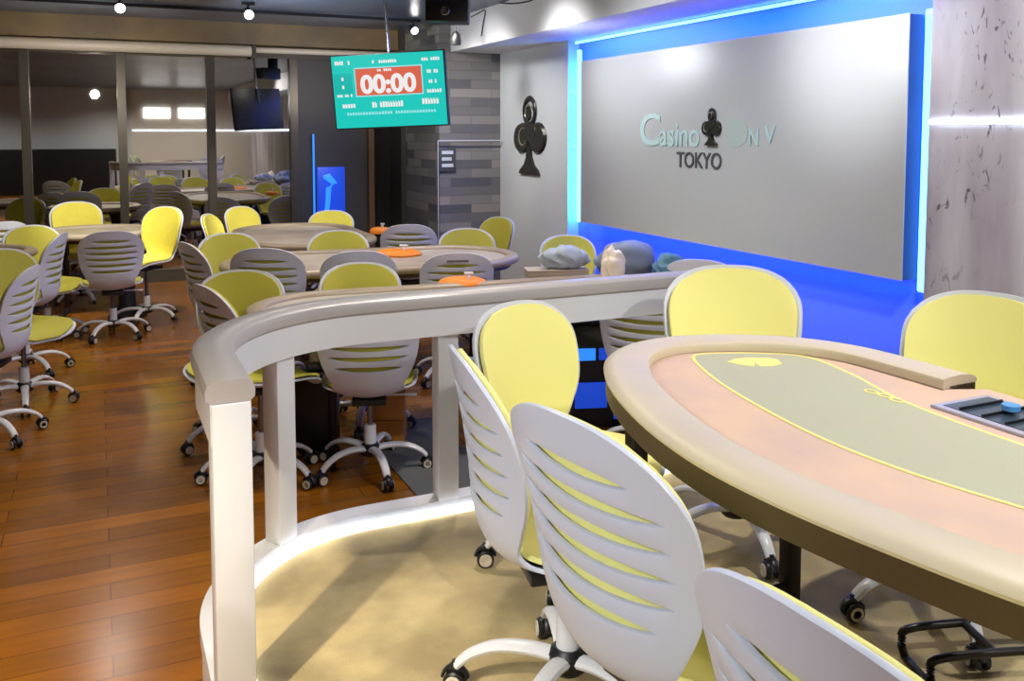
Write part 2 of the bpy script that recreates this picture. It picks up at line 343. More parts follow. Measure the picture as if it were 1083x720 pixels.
def club(name, h, parent, wx=1.0):
    """club emblem standing in plan XY, base at y=0, height h, relief along +Z"""
    def disc(bm, cx, cy, rx, ry, z0, z1, n=28):
        a = [bm.verts.new((cx+rx*math.cos(2*PI*k/n), cy+ry*math.sin(2*PI*k/n), z0)) for k in range(n)]
        b = [bm.verts.new((cx+rx*.86*math.cos(2*PI*k/n), cy+ry*.9*math.sin(2*PI*k/n), z1)) for k in range(n)]
        bm.faces.new(a[::-1]); bm.faces.new(b)
        for k in range(n): bm.faces.new((a[k], a[(k+1) % n], b[(k+1) % n], b[k]))
    bm = bmesh.new()
    tube(bm, [(.105*h*wx*math.cos(2*PI*k/24), .80*h+.165*h*math.sin(2*PI*k/24), .012) for k in range(24)], .035*h, 8, flat=.5, closed=True)
    disc(bm, -.02*h*wx, .78*h, .05*h*wx, .10*h, 0, .02)
    disc(bm, -.15*h*wx, .46*h, .16*h*wx, .20*h, 0, .028); disc(bm, .15*h*wx, .46*h, .16*h*wx, .20*h, 0, .028); disc(bm, 0, .54*h, .17*h*wx, .13*h, 0, .031)
    st = [(-.19, 0), (.19, 0), (.17, .05), (.09, .12), (.045, .22), (.03, .36), (-.03, .36), (-.045, .22), (-.09, .12), (-.17, .05)]
    slab(bm, [(x*h*wx, y*h) for x, y in st], 0, .026)
    e = obj(name, bm, M['clubmetal'], parent)
    # curled inlays
    for (cx, cy, r0, a0, a1) in ((-.15, .46, .10, .3*PI, 1.9*PI), (.0, .80, .075, -.2*PI, 1.2*PI)):
        b2 = bmesh.new(); tube(b2, [((cx+r0*wx*math.cos(a0+(a1-a0)*k/16)*(1-.45*k/16))*h, (cy+r0*1.4*math.sin(a0+(a1-a0)*k/16)*(1-.45*k/16))*h, .03) for k in range(17)], [.018*h*(1-.8*abs(k/8-1)) for k in range(17)], 8, flat=.4)
        obj('inlay', b2, M['clubhi'], e, True)
    return e
p0, p1 = onx(753.5, 154, 4.114), onx(753.5, 114, 4.114)
e = club('club_emblem', p1.z-p0.z, t, 1.25); e.matrix_local = Matrix.Translation(p0-Vector(OFF)) @ MX
p0, p1 = onx(561, 184, 4.2), onx(561, 101, 4.2)
e = club('club_emblem', p1.z-p0.z, None, 1.5); e.matrix_world = Matrix.Translation(p0+Vector((-.002, 0, 0))) @ MX
tag(e, 'large dark bronze club emblem on the pale grey wall beside the stone column', 'emblem')
# light strips of the alcove
bm = bmesh.new(); box(bm, 4.24, 4.26, 3.62, 7.72, 2.565, 2.585); tag(obj('light_strip', bm, M['ledblue']), 'long cyan light strip along the soffit above the silver board', 'light strip')
bm = bmesh.new(); box(bm, 4.24, 4.28, 3.585, 3.655, .80, 2.40, .01); tag(obj('light_strip', bm, M['ledblue']), 'upright cyan light tube between the silver board and the scuffed plaster wall', 'light strip')
bm = bmesh.new(); box(bm, 4.22, 4.26, 7.61, 7.645, .84, 2.50, .01); tag(obj('light_strip', bm, M['ledblue']), 'upright cyan light tube at the far edge of the silver board by the emblem wall', 'light strip')
bm = bmesh.new(); box(bm, 4.185, 4.2, -6, 3.56, 1.755, 1.78); tag(obj('light_strip', bm, M['ledline']), 'thin white light line running level across the scuffed plaster wall', 'light strip')
bm = bmesh.new(); box(bm, .95, 4.18, -6, -5.985, 1.755, 1.78); tag(obj('light_strip', bm, M['ledline']), 'thin white light line across the back wall, seen mirrored in the windows', 'light strip')
for x0 in (1.25, 2.2):
    bm = bmesh.new(); box(bm, x0, x0+.72, -5.99, -5.93, 2.12, 2.42, .01)
    tag(obj('wall_light', bm, mat('panel_light', (1, 1, 1, 1), emit=(1, 1, 1, 1), es=4)), 'white rectangular wall light mirrored in the window glass' + (', the one nearer the club emblem wall' if x0 > 2 else ', the one nearer the roller tube bracket'), 'wall light')
for (zz, lab) in ((2.10, 'upper white button on the blue jamb beside the emblem wall'), (1.57, 'lower pale button on the blue jamb beside the emblem wall')):
    bm = bmesh.new(); lathe(bm, [(0, 0), (.03, 0), (.028, .015), (0, .018)], 16, Matrix.Translation((4.26, 7.78, zz)) @ Matrix.Rotation(PI/2, 4, 'X')); tag(obj('wall_button', bm, M['signwhite'], smooth=True), lab, 'button')
# glass notice on the stone column
q0, q1 = ony(464, 156, 9.38), ony(482, 181, 9.38)
t = empty('notice_plate', (q0.x, 9.38, q1.z)); tag(t, 'small dark notice plate with three white lines on the stone column', 'notice')
w_, h_ = q1.x-q0.x, q0.z-q1.z
B('plate', 0, w_, 0, .02, 0, h_, M['darkprint'], t, .003)
for k in range(3): B('text_line', .18*w_, (.75 if k == 1 else .85)*w_, -.004, .001, h_*(.72-.27*k), h_*(.86-.27*k), M['signwhite'], t)
# glass side screen edge line on the column
bm = bmesh.new(); box(bm, 3.41, 3.415, 9.32, 9.34, 0, 1.62); box(bm, 3.41, 4.17, 9.32, 9.34, 1.615, 1.625); tag(obj('glass_screen_frame', bm, M['wallgrey']), 'thin metal edging of a low screen before the stone column', 'screen edging')
# blue reflected glow by the windows, built as a glowing panel
t = empty('blue_reflection', (2.42, 10.84, .67)); tag(t, 'tall blue glowing panel standing in for reflected light at the dark panels beside the windows', 'reflection')
B('reflection_panel', 0, .34, .02, .08, 0, .62, M['bluelit'], t, .01)
bm = bmesh.new(); tube(bm, [(.1, 0, .05), (.12, 0, .2), (.13, 0, .36), (.2, 0, .42), (.12, 0, .5), (.07, 0, .5)], [.03, .03, .035, .04, .05, .02], 10, flat=1)
bmesh.ops.scale(bm, vec=(1, .3, 1), verts=bm.verts[:]); obj('bright_streak', bm, M['bluebright'], t, True)
B('stand', .02, .32, .02, .1, -.67, 0, M['black'], t)
B('blue_edge_line', -.05, -.03, .02, .04, 0, 1.02, M['bluebright'], t)

# ------------------------------------------------------------------ railing
t = empty('railing', (.85, 2.5, PZ)); tag(t, 'white curved railing with taupe handrail round the carpeted platform', 'railing')
def railpath(R, x1=2.3, yend=2.17):
    # straight run along X, rounded corner, short run towards the camera; local to (.85, 2.5)
    out = [(x1-.85-(x1-.85)*k/10, R, 0, 1) for k in range(10)]
    out += [(-R*math.sin(PI/2*k/24), R*math.cos(PI/2*k/24), -math.sin(PI/2*k/24), math.cos(PI/2*k/24)) for k in range(25)]
    for k in range(1, 6): out.append((-R, (yend-2.5)*k/5, -1, 0))
    return out
pth = railpath(.58)
sec = [(-.044, .772), (.044, .772), (.056, .782), (.058, .80), (.052, .818), (.035, .828), (-.035, .828), (-.052, .818), (-.058, .80), (-.056, .782)]
bm = bmesh.new(); profile_sweep(bm, pth, sec, False); obj('handrail', bm, M['railcap'], t, True)
bm = bmesh.new(); profile_sweep(bm, pth, [(-.047, .672), (.047, .672), (.047, .773), (-.047, .773)], False); obj('fascia_board', bm, M['railwhite'], t, True)
bm = bmesh.new(); profile_sweep(bm, pth, [(-.045, .0), (.05, .0), (.05, .05), (-.03, .05)], False); obj('bottom_rail', bm, M['railwhite'], t, True)
bm = bmesh.new(); profile_sweep(bm, pth, [(-.06, .005), (-.045, .005), (-.045, .03), (-.06, .03)], False); obj('led_strip', bm, M['ledwhite'], t, True)
bm = bmesh.new(); profile_sweep(bm, railpath(.62), [(-.03, -.30), (.006, -.30), (.006, -.001), (-.03, -.001)], False); obj('riser_board', bm, M['railwhite'], t, True)
bm = bmesh.new(); box(bm, -.624, -.533, -.337, -.250, 0, .7715, .004); obj('post', bm, M['railwhite'], t, True)
for x in (.30, 1.40):
    bm = bmesh.new(); box(bm, x-.04, x+.04, .545, .615, .05, .68, .004); obj('post', bm, M['railwhite'], t, True)
a = math.radians(34); bm = bmesh.new(); box(bm, -.04, .04, -.035, .035, .05, .68, .004)
bmesh.ops.transform(bm, matrix=Matrix.Translation((-.58*math.sin(a), .58*math.cos(a), 0)) @ Matrix.Rotation(a, 4, 'Z'), verts=bm.verts[:]); obj('post', bm, M['railwhite'], t, True)

# ------------------------------------------------------------------ chair
PROF = [(-.275, .925, .236, .026), (-.262, .84, .243, .042), (-.246, .74, .244, .058), (-.233, .64, .232, .072), (-.225, .55, .200, .084), (-.203, .478, .168, .088),
        (-.15, .436, .176, .072), (-.05, .42, .222, .052), (.08, .424, .240, .042), (.17, .426, .237, .036), (.225, .412, .224, .026), (.25, .386, .21, .02)]
PP = catmull([Vector((p[0], p[1], 0)) for p in PROF], 12, False)
WW = catmull([Vector((p[2], p[3], 0)) for p in PROF], 12, False)
arc = [0]
for i in range(1, len(PP)): arc.append(arc[-1]+(PP[i]-PP[i-1]).length)
LEN = arc[-1]
def prof(a):
    a = min(max(a, 0), LEN)
    i = 0
    while i < len(arc)-2 and arc[i+1] < a: i += 1
    f = (a-arc[i])/(arc[i+1]-arc[i]); p = PP[i].lerp(PP[i+1], f); w = WW[i].lerp(WW[i+1], f)
    tn = (PP[min(i+2, len(PP)-1)]-PP[max(i-1, 0)]).normalized()
    n = Vector((-tn.y, tn.x, 0))      # towards the sitter
    return p, w.x, w.y, n
def surf(u, a, inset=0, off=0, a0=0, a1=None):
    a1 = LEN if a1 is None else a1
    p, w, c, n = prof(a); w -= inset
    tt = min(1, max(0, (a-a0)/.17)); w *= max(.12, max(1e-3, 1-(1-tt)**2.5)**(1/2.5))
    te = min(1, max(0, (a1-a)/.10)); w *= max(.45, max(1e-3, 1-(1-te)**2.6)**(1/2.6))
    e = (u*w/.24)
    q = p + n*(c*e*e + off)
    return Vector((u*w, q.x, q.y))
def arc_at_z(z):
    for i in range(len(PP)-1):
        if PP[i].y >= z >= PP[i+1].y: return arc[i]+(arc[i+1]-arc[i])*(PP[i].y-z)/(PP[i].y-PP[i+1].y)
SL = [arc_at_z(z) for z in (.835, .785, .735, .685, .635, .585)]
def make_shell():
    us = [-1, -.96, -.9, -.82, -.74, -.64, -.52, -.4, -.26, -.13, 0, .13, .26, .4, .52, .64, .74, .82, .9, .96, 1]
    rows = []; a = 0.0
    base = [LEN*(k/46) for k in range(47)]
    base = [0, .0006, .002, .004, .0075, .012, .018, .026, .036, .047]+[v for v in base if .055 < v < LEN-.03]+[LEN-.024, LEN-.013, LEN-.006, LEN-.001]
    for v in base:
        if all(abs(v-s) > .0165 for s in SL): rows.append((v, 0))
    for k, s in enumerate(SL): rows.append((s, -1)); rows.append((s+1e-5, 1))
    rows.sort()
    bm = bmesh.new(); G = []
    for v, sg in rows:
        r = []
        for u in us:
            h = 0
            ui = .58 if abs(v-SL[0]) < .01 else (.72 if abs(v-SL[-1]) < .01 else .80)
            if sg and abs(u) < ui: h = .0125*math.sqrt(1-(u/ui)**2)
            r.append(bm.verts.new(surf(u, v-(1e-5 if sg > 0 else 0)+sg*h)))
        G.append(r)
    for i in range(len(rows)-1):
        slot = rows[i][1] == -1 and rows[i+1][1] == 1
        for j in range(len(us)-1):
            if slot and abs((us[j]+us[j+1])/2) < .82: continue
            if slot: continue
            bm.faces.new((G[i][j], G[i][j+1], G[i+1][j+1], G[i+1][j]))
    bmesh.ops.remove_doubles(bm, verts=bm.verts[:], dist=2e-5)
    o = obj('shell', bm, M['shell'])
    m = o.modifiers.new('s', 'SOLIDIFY'); m.thickness = .010; m.offset = 1 
    m = o.modifiers.new('b', 'BEVEL'); m.width = .0035; m.segments = 2; m.limit_method = 'ANGLE'; m.angle_limit = math.radians(60)
    bake(o); return o
def make_cushion(m_):
    us = [k/12-1 for k in range(25)]; a0, a1 = .013, LEN-.010; bm = bmesh.new(); G = []
    vs_ = [a0+1e-4, a0+.001, a0+.003, a0+.006, a0+.011, a0+.018]+[a0+(a1-a0)*k/40 for k in range(2, 39)]+[a1-.014, a1-.006, a1-.002, a1-1e-4]
    for v in vs_: G.append([bm.verts.new(surf(u, v, .015, .009, a0, a1)) for u in us])
    for i in range(len(G)-1):
        for j in range(len(us)-1): bm.faces.new((G[i][j], G[i][j+1], G[i+1][j+1], G[i+1][j]))
    bmesh.ops.remove_doubles(bm, verts=bm.verts[:], dist=1e-5)
    bmesh.ops.recalc_face_normals(bm, faces=bm.faces[:])
    o = obj('cushion', bm, m_, normals=False)
    return o
def orient(o, bydir):
    """make normals point towards the sitter (+y at the back)"""
    me = o.data; p = min(me.polygons, key=lambda f: (f.center-Vector((0, -.24, .72))).length)
    if (p.normal.y > 0) != bydir: me.flip_normals()
def solid_cushion(m_):
    o = make_cushion(m_); orient(o, True)
    m = o.modifiers.new('s', 'SOLIDIFY'); m.thickness = .012; m.offset = 1
    m = o.modifiers.new('b', 'BEVEL'); m.width = .006; m.segments = 3; m.limit_method = 'ANGLE'; m.angle_limit = math.radians(60)
    bake(o); return o
shell_proto = None
def make_chair_protos():
    sh = make_shell()
    me_shell = sh.data; bpy.data.objects.remove(sh)
    cs = {}
    for k in ('yellow', 'olive', 'pale'):
        c = solid_cushion(M[k]); cs[k] = c.data; bpy.data.objects.remove(c)
    return me_shell, cs
# the shell is thickened away from the sitter
def fixed_shell():
    us = 0
me_shell, me_cush = make_chair_protos()
def mk(fn, m_, smooth=True):
    bm = bmesh.new(); fn(bm); o = obj('tmp', bm, m_, smooth=smooth); d = o.data; bpy.data.objects.remove(o); return d
def f_mech(bm): box(bm, -.085, .085, -.12, .10, .372, .404, .008)
def f_lever(bm): tube(bm, [(.08, .02, .385), (.17, .02, .385), (.235, .03, .378)], [.005, .005, .009], 8)
def f_sleeve(bm): lathe(bm, [(0, .10), (.030, .10), (.030, .235), (.026, .24), (0, .24)], 18)
def f_piston(bm): lathe(bm, [(0, .12), (.0145, .12), (.0145, .38), (0, .38)], 14)
def f_hub(bm): lathe(bm, [(0, .085), (.042, .085), (.05, .095), (.05, .13), (.036, .145), (0, .145)], 20)
def f_leg(bm):
    pts = catmull([Vector(p) for p in ((.03, 0, .118), (.10, 0, .130), (.18, 0, .126), (.245, 0, .100), (.283, 0, .066))], 5, False)
    n = len(pts); tube(bm, pts, [.026-.008*k/(n-1) for k in range(n)], 10, flat=.62)
def f_fork(bm):
    box(bm, .272, .300, -.012, .012, .030, .070, .004); tube(bm, [(.287, 0, .062), (.287, 0, .078)], .008, 8)
    pts = [(.287+.033*math.cos(a), 0, .030+.034*math.sin(a)) for a in [PI*(.05+.9*k/8) for k in range(9)]]
    tube(bm, pts, .012, 8, flat=.4)
def wheel_fn(y):
    def f(bm):
        T = Matrix.Translation((.287, y, .029)) @ Matrix.Rotation(PI/2 if y < 0 else -PI/2, 4, 'X')
        lathe(bm, [(0, -.006), (.024, -.006), (.028, -.003), (.028, .006), (.024, .010), (.010, .008), (0, .008)], 18, T)
    return f
def ring_fn(y):
    def f(bm):
        T = Matrix.Translation((.287, y, .029)) @ Matrix.Rotation(PI/2 if y < 0 else -PI/2, 4, 'X')
        lathe(bm, [(.0125, .009), (.0205, .009), (.0205, .0125), (.0125, .0125), (.0125, .009)], 18, T)
    return f
D = dict(mech=mk(f_mech, M['black']), lever=mk(f_lever, M['whitemetal']), sleeve=mk(f_sleeve, M['whitemetal']), piston=mk(f_piston, M['chrome']),
         hub=mk(f_hub, M['black']), leg=mk(f_leg, M['whitemetal']), fork=mk(f_fork, M['black']))
def add(name, me, parent, dz=0, rz=0):
    o = bpy.data.objects.new(name, me); C.objects.link(o); o.parent = parent; o.location = (0, 0, dz); o.rotation_euler = (0, 0, rz); return o
def two_tone(f1, m1, f2, m2):
    bm = bmesh.new(); f1(bm); n = len(bm.faces); f2(bm)
    bm.faces.ensure_lookup_table()
    for f in bm.faces[n:]: f.material_index = 1
    bmesh.ops.recalc_face_normals(bm, faces=bm.faces[:]); me = bpy.data.meshes.new('wheel'); bm.to_mesh(me); bm.free()
    for p in me.polygons: p.use_smooth = True
    me.set_sharp_from_angle(angle=math.radians(38)); me.materials.append(m1); me.materials.append(m2); return me
D['wA'] = two_tone(wheel_fn(-.016), M['black'], ring_fn(-.016), M['hubring']); D['wB'] = two_tone(wheel_fn(.016), M['black'], ring_fn(.016), M['hubring'])
def new_chair(color, wheels=True):
    t = empty('office_chair', (0, 0, 0))
    add('shell', me_shell, t); add('cushion', me_cush[color], t); add('mechanism', D['mech'], t); add('lever', D['lever'], t)
    add('gas_lift', D['piston'], t); add('lift_sleeve', D['sleeve'], t); add('hub', D['hub'], t)
    for k in range(5):
        add('leg', D['leg'], t, rz=2*PI*k/5); c = add('caster', D['fork'], t, rz=2*PI*k/5)
        if wheels: add('wheel', D['wA'], c); add('wheel', D['wB'], c)
    return t
def copy_tree(o, parent=None):
    c = o.copy(); C.objects.link(c); c.parent = parent
    for ch in o.children: copy_tree(ch, c)
    return c
protos = {}
NCH = [0]
def chair(px, py, top, phi, label, group, color='yellow', floor_z=0.0, wheels=True, spin=None, gap=0.0):
    """a chair whose back's top sits at height `top` above its floor; phi: 0 faces the viewer, 90 faces along the sight line's right"""
    T = at(px, py, floor_z+top); T2 = Vector((T.x, T.y, 0)); tocam = -T2.normalized(); rt = Vector((-T2.y, T2.x, 0)).normalized()
    if rt.dot(RT) < 0: rt = -rt
    fr = tocam*math.cos(math.radians(phi)) + rt*math.sin(math.radians(phi))
    c = T2 + fr*.27
    key = (color, wheels)
    if key not in protos: o = protos[key] = new_chair(color, wheels); o['proto_used'] = 1
    else: o = copy_tree(protos[key])
    o.location = (c.x, c.y, floor_z); o.rotation_euler = (0, 0, math.atan2(fr.y, fr.x)-PI/2)
    sp = random.uniform(0, 2*PI/5) if spin is None else math.radians(spin)
    dz = top-.925
    for ch in o.children:
        n = ch.name.split('.')[0]
        if n in ('shell', 'cushion', 'mechanism', 'lever', 'gas_lift'): ch.location.z = dz
        if n == 'leg' or n == 'caster': 
            k = NCH[0] % 5; NCH[0] += 0
            ch.rotation_euler.z += sp
    if 'proto_used' in o: del o['proto_used']
    tag(o, label, 'chair', group)
    return o

# chair rows: px, py of the top of the back, height of that top, heading, label ...
G1 = 'chairs at the poker table on the platform'; G2 = 'chairs at the table behind the railing'; G3 = 'chairs at the middle tables'; G4 = 'chairs along the windows'; G5 = 'chairs at the table by the left edge'
P = dict(floor_z=PZ, color='pale')
chair(599, 437, .93, 127, 'white slotted chair nearest the near table rail, its shell back turned to us', G1, spin=20, **P)
chair(486, 371, .90, 101, 'white slotted chair by the platform table seen side on, next to the railing post', G1, spin=10, **P)
chair(862, 647, .92, 138, 'white slotted chair in the very foreground below the poker table edge', G1, **P)
chair(543, 319, .83, 46, 'yellow cushioned chair facing us between the railing and the poker table end', G1, **P)
chair(773, 280, .92, 6, 'yellow cushioned chair facing us at the far end of the poker table', G1, spin=15, **P)
chair(1050, 309, .92, -22, 'yellow cushioned chair before the scuffed plaster wall', G1, spin=40, **P)
chair(388, 318, .92, 178, 'white slotted chair seen from behind through the railing', G2, 'olive', spin=0)
chair(680, 312, .90, 165, 'white slotted chair partly hidden behind the poker table end and railing', G2, 'olive')
chair(380, 277, .92, 5, 'dimly lit yellow cushioned chair facing us over the railing, second from the railing corner', G2, 'olive')
chair(256, 285, .92, -10, 'dimly lit yellow cushioned chair facing us just above the railing corner', G2, 'olive')
chair(215, 301, 1.0, 110, 'grey slotted chair side on directly left of the railing corner', G2, 'olive')
chair(196, 256, .97, 110, 'grey slotted chair side on behind the one at the railing corner', G3, 'olive')
chair(240, 246, .92, 15, 'dimly lit yellow cushioned chair at the left end of the middle table', G3, 'olive')
chair(279, 262, .98, 160, 'grey chair back turned to us beside the left end of the middle table', G3, 'olive')
chair(379, 265, .95, 180, 'grey chair back directly behind the dimly lit yellow chair above the railing', G3, 'olive')
chair(357, 243, .92, 5, 'dimly lit yellow cushioned chair facing us between the two middle tables', G3, 'olive')
chair(484, 267, .92, 185, 'pale grey chair back with small lettering above the railing middle', G3, 'olive')
chair(493, 241, .89, 5, 'dimly lit yellow cushioned chair facing us in front of the stone column', G3, 'olive', wheels=False)
chair(530, 229, .90, -48, 'dimly lit yellow cushioned chair side on against the emblem wall', G3, 'olive', wheels=False)
chair(432, 237, .92, 178, 'blue grey slotted chair back below the dark doorway', G3, 'olive', wheels=False)
chair(598, 248, .86, 20, 'dimly lit yellow cushioned chair facing us at the far corner of the silver board', G3, 'olive')
chair(660, 257, .92, 140, 'blue grey chair back behind the fabric heap under the silver board', G2, 'olive')
chair(740, 274, .92, 170, 'grey chair back low under the silver board beside the yellow chair', G2, 'olive')
chair(350, 222, .86, 0, 'bright yellow chair facing us behind the far table, right of the windows', G4, wheels=False)
chair(252, 218, .90, 42, 'bright yellow chair curled towards the far table beneath the window mullion', G4, wheels=False)
chair(218, 226, .92, 70, 'bright yellow chair nearly edge on between two others by the windows', G4, wheels=False)
chair(177, 218, 1.03, -46, 'bright yellow chair with lit seat beside the far left table', G4, wheels=False)
chair(79, 213, 1.01, 8, 'bright yellow chair facing us behind the far left table', G4, wheels=False)
chair(117, 244, .92, 180, 'grey slotted chair seen squarely from behind at the far left table', G4, 'olive')
chair(66, 246, 1.0, 255, 'grey slotted chair side on left of the one seen squarely from behind', G4, 'olive')
chair(30, 238, .92, 25, 'dimly lit yellow cushioned chair facing us behind the dark table at the left edge', G5, 'olive')
chair(4, 234, .90, 200, 'grey chair back at the left edge beyond the dimly lit yellow cushioned chairs', G5, 'olive', wheels=False)
chair(-6, 263, .97, 30, 'dimly lit yellow cushioned chair cut off by the left edge of the photo', G5, 'olive')
chair(34, 281, .97, 252, 'white slotted chair side on at the left edge, nearest of that group', G5, 'olive')

# ------------------------------------------------------------------ tables
def rail_section(w, zt, th):
    out = []
    for k in range(16):
        a = 2*PI*k/16; c, s = math.cos(a), math.sin(a)
        out.append((-w/2+w/2*(abs(c)**.75)*(1 if c >= 0 else -1), zt-th/2+th/2*(abs(s)**.75)*(1 if s >= 0 else -1)))
    return out
def poker_table(name, cx, cy, L, W, rz, z, label, group=None, felt='bgfelt', rail='bgrail', cut=None, legs='foot'):
    t = empty(name, (cx, cy, z), rz); tag(t, label, 'table', group)
    st = stadium(L, W)
    if cut is None:
        bm = bmesh.new(); profile_sweep(bm, st, rail_section(.10, .79, .06)); obj('padded_rail', bm, M[rail], t, True)
        inner = [(x-nx*.08, y-ny*.08) for x, y, nx, ny in st]
        bm = bmesh.new(); slab(bm, inner, .73, .765); obj('playing_surface', bm, M[felt], t)
        bm = bmesh.new(); slab(bm, [(x-nx*.06, y-ny*.06) for x, y, nx, ny in st], .70, .729); obj('apron', bm, M['apron'], t)
    for s in (-1, 1):
        for q in (-1, 1):
            bm = bmesh.new(); x0 = s*(max(L/2-.42, .25)); y0 = q*(W/2-.30)
            tube(bm, [(x0, y0, .70), (x0, y0, .06), ], .022, 10)
            tube(bm, [(x0-s*.02, y0-q*.02, .05), (x0, y0, .07), (x0+s*.02, y0+q*.1, .045), (x0+s*.03, y0+q*.18, .018)], [.022, .03, .022, .012], 8)
            obj('leg', bm, M['blackmetal'], t, True)
        bm = bmesh.new(); tube(bm, [(s*(max(L/2-.42, .25)), -(W/2-.30), .15), (s*(max(L/2-.42, .25)), W/2-.30, .15)], .015, 8); obj('crossbar', bm, M['blackmetal'], t, True)
    return t, st
poker_table('poker_table', 2.0, 4.66, 2.66, .98, -.09, 0, 'brown edged poker table just beyond the railing, mostly hidden by the handrail', 'poker tables')
poker_table('poker_table', 1.85, 6.44, 2.2, 1.12, -.12, 0, 'oval poker table in the middle of the hall with a dark right end', 'poker tables')
poker_table('poker_table', 1.70, 8.30, 1.95, 1.14, PI/2, 0, 'pale oval poker table behind the middle one, near the windows', 'poker tables')
poker_table('poker_table', -.04, 9.42, 1.10, 1.02, 0, 0, 'pale round ended table below the far left windows on a black pedestal', 'poker tables', rail='taupe')
poker_table('poker_table', -1.5, 8.08, 2.1, .96, 0, 0, 'dark edged table cut off by the left edge of the photo', 'poker tables')
tA = [o for o in bpy.data.objects if o.name == 'poker_table.003'][0]
bm = bmesh.new(); lathe(bm, [(0, 0), (.17, 0), (.17, .02), (.10, .05), (.075, .12), (.07, .55), (.12, .69), (0, .69)], 20, Matrix.Translation((.26, -.40, 0)) @ Matrix.Diagonal((1, .8, 1, 1))); obj('pedestal', bm, M['black'], tA, True)
# the near table: open on the dealer's side
CXT, CYT = 1.50, 1.2
t = empty('poker_table', (CXT, CYT, PZ), PI/2); tag(t, 'large tan padded poker table filling the right foreground on the platform', 'table', 'poker tables')
fullp = [(2.045, 1.2), (2.045, 1.45), (2.043, 1.68), (2.02, 1.92), (1.92, 2.10), (1.74, 2.225), (1.52, 2.27), (1.32, 2.18), (1.18, 1.98), (1.08, 1.70), (1.03, 1.42), (1.035, 1.18),
         (1.075, .95), (1.13, .74), (1.22, .50), (1.36, .30), (1.54, .20), (1.74, .23), (1.92, .36), (2.02, .55), (2.043, .75), (2.045, .97)]
cv = catmull([Vector((x, y, 0)) for x, y in fullp], 6)
cv = [Vector((v.y-CYT, -(v.x-CXT), 0)) for v in cv]
st = []
for i in range(len(cv)):
    tg = (cv[(i+1) % len(cv)]-cv[i-1]).normalized(); nn = Vector((tg.y, -tg.x, 0))
    if nn.dot(cv[i]) < 0: nn = -nn
    st.append((cv[i].x, cv[i].y, nn.x, nn.y))
n = len(st)
# dealer side is local -Y, gap |x| < .5 there
flag = [not (p[1] < -.5 and abs(p[0]) < .36) for p in st]
k0 = next(i for i in range(n) if flag[i] and not flag[i-1])
ring = [st[(k0+k) % n] for k in range(n) if flag[(k0+k) % n]]
sec = [(-.122, .762), (-.124, .780), (-.120, .787), (-.108, .791), (-.06, .794), (-.03, .792), (-.010, .786), (0, .777), (-.002, .770), (-.012, .766), (-.06, .764)]
bm = bmesh.new(); profile_sweep(bm, ring, sec, False); obj('padded_rail', bm, M['vinyl'], t, True)
bm = bmesh.new(); slab(bm, [(x-nx*.006, y-ny*.006) for x, y, nx, ny in st], .718, .7395); obj('apron', bm, M['apron'], t)
bm = bmesh.new(); profile_sweep(bm, ring, [(-.10, .7395), (-.006, .7395), (-.006, .769), (-.10, .769)], False); obj('shaded_rail_side', bm, M['apron'], t)  # dark band standing in for shade on the rail's outer side
bm = bmesh.new(); slab(bm, [(x-nx*.10, y-ny*.10) if flag[q] else (x-nx*.012, y-ny*.012) for q, (x, y, nx, ny) in enumerate(st)], .7395, .7605); obj('playing_surface', bm, M['feltpink'], t)
full = [(1.395, 1.2), (1.382, 1.40), (1.405, 1.62), (1.455, 1.86), (1.535, 2.08), (1.60, 2.125), (1.74, 2.07), (1.85, 1.97), (1.825, 1.77), (1.76, 1.56), (1.735, 1.34), (1.735, 1.12),
        (1.75, .92), (1.78, .74), (1.76, .60), (1.68, .53), (1.58, .60), (1.50, .78), (1.44, 1.0)]
loc = [(y-CYT, -(x-CXT)) for x, y in full]
sm = [(v.x, v.y) for v in catmull([Vector((a, b, 0)) for a, b in loc], 8)]
bm = bmesh.new(); slab(bm, sm, .7600, .7616); obj('inner_felt', bm, M['feltgreen'], t)
bm = bmesh.new(); tube(bm, [(a, b, .7616) for a, b in sm], .0048, 8, flat=.25, closed=True); obj('betting_line', bm, M['line'], t, True)
bm = bmesh.new()     # flat yellow emblem near the far end: a broad leaf with a notch
cxl, cyl = 1.672, 1.985
pts = []
for k in range(28):
    a = 2*PI*k/28; r = 1+(.0 if abs(a-PI*1.5) > .2 else -.5)
    pts.append((cxl+.036*math.sin(a)*r*1.0+.0*math.cos(a), cyl))
em = [(-.085, 0), (-.05, .022), (.0, .03), (.06, .028), (.082, .018), (.082, -.012), (.05, -.026), (.006, -.03), (-.002, -.006), (-.012, -.03), (-.05, -.02)]
rtv = RT.xy.normalized(); 
lp = []
for a, b in em:
    X = cxl+.90*a*rtv.x-b*.0+b*math.sin(PSI)*1.6; Y = cyl+.90*a*rtv.y+b*math.cos(PSI)*1.6
    lp.append((Y-CYT, -(X-CXT)))
slab(bm, lp, .7612, .7626); obj('printed_emblem', bm, M['line'], t)
bm = bmesh.new()
for (y0, dx) in ((1.63, 0), (1.59, .004), (1.55, .0)):
    tube(bm, [((y0+.018*math.cos(a))-CYT, -((1.745+dx+.012*math.sin(a))-CXT), .7625) for a in [2*PI*k/12 for k in range(12)]], .0035, 6, flat=.3, closed=True)
obj('printed_logo', bm, M['line'], t, True)
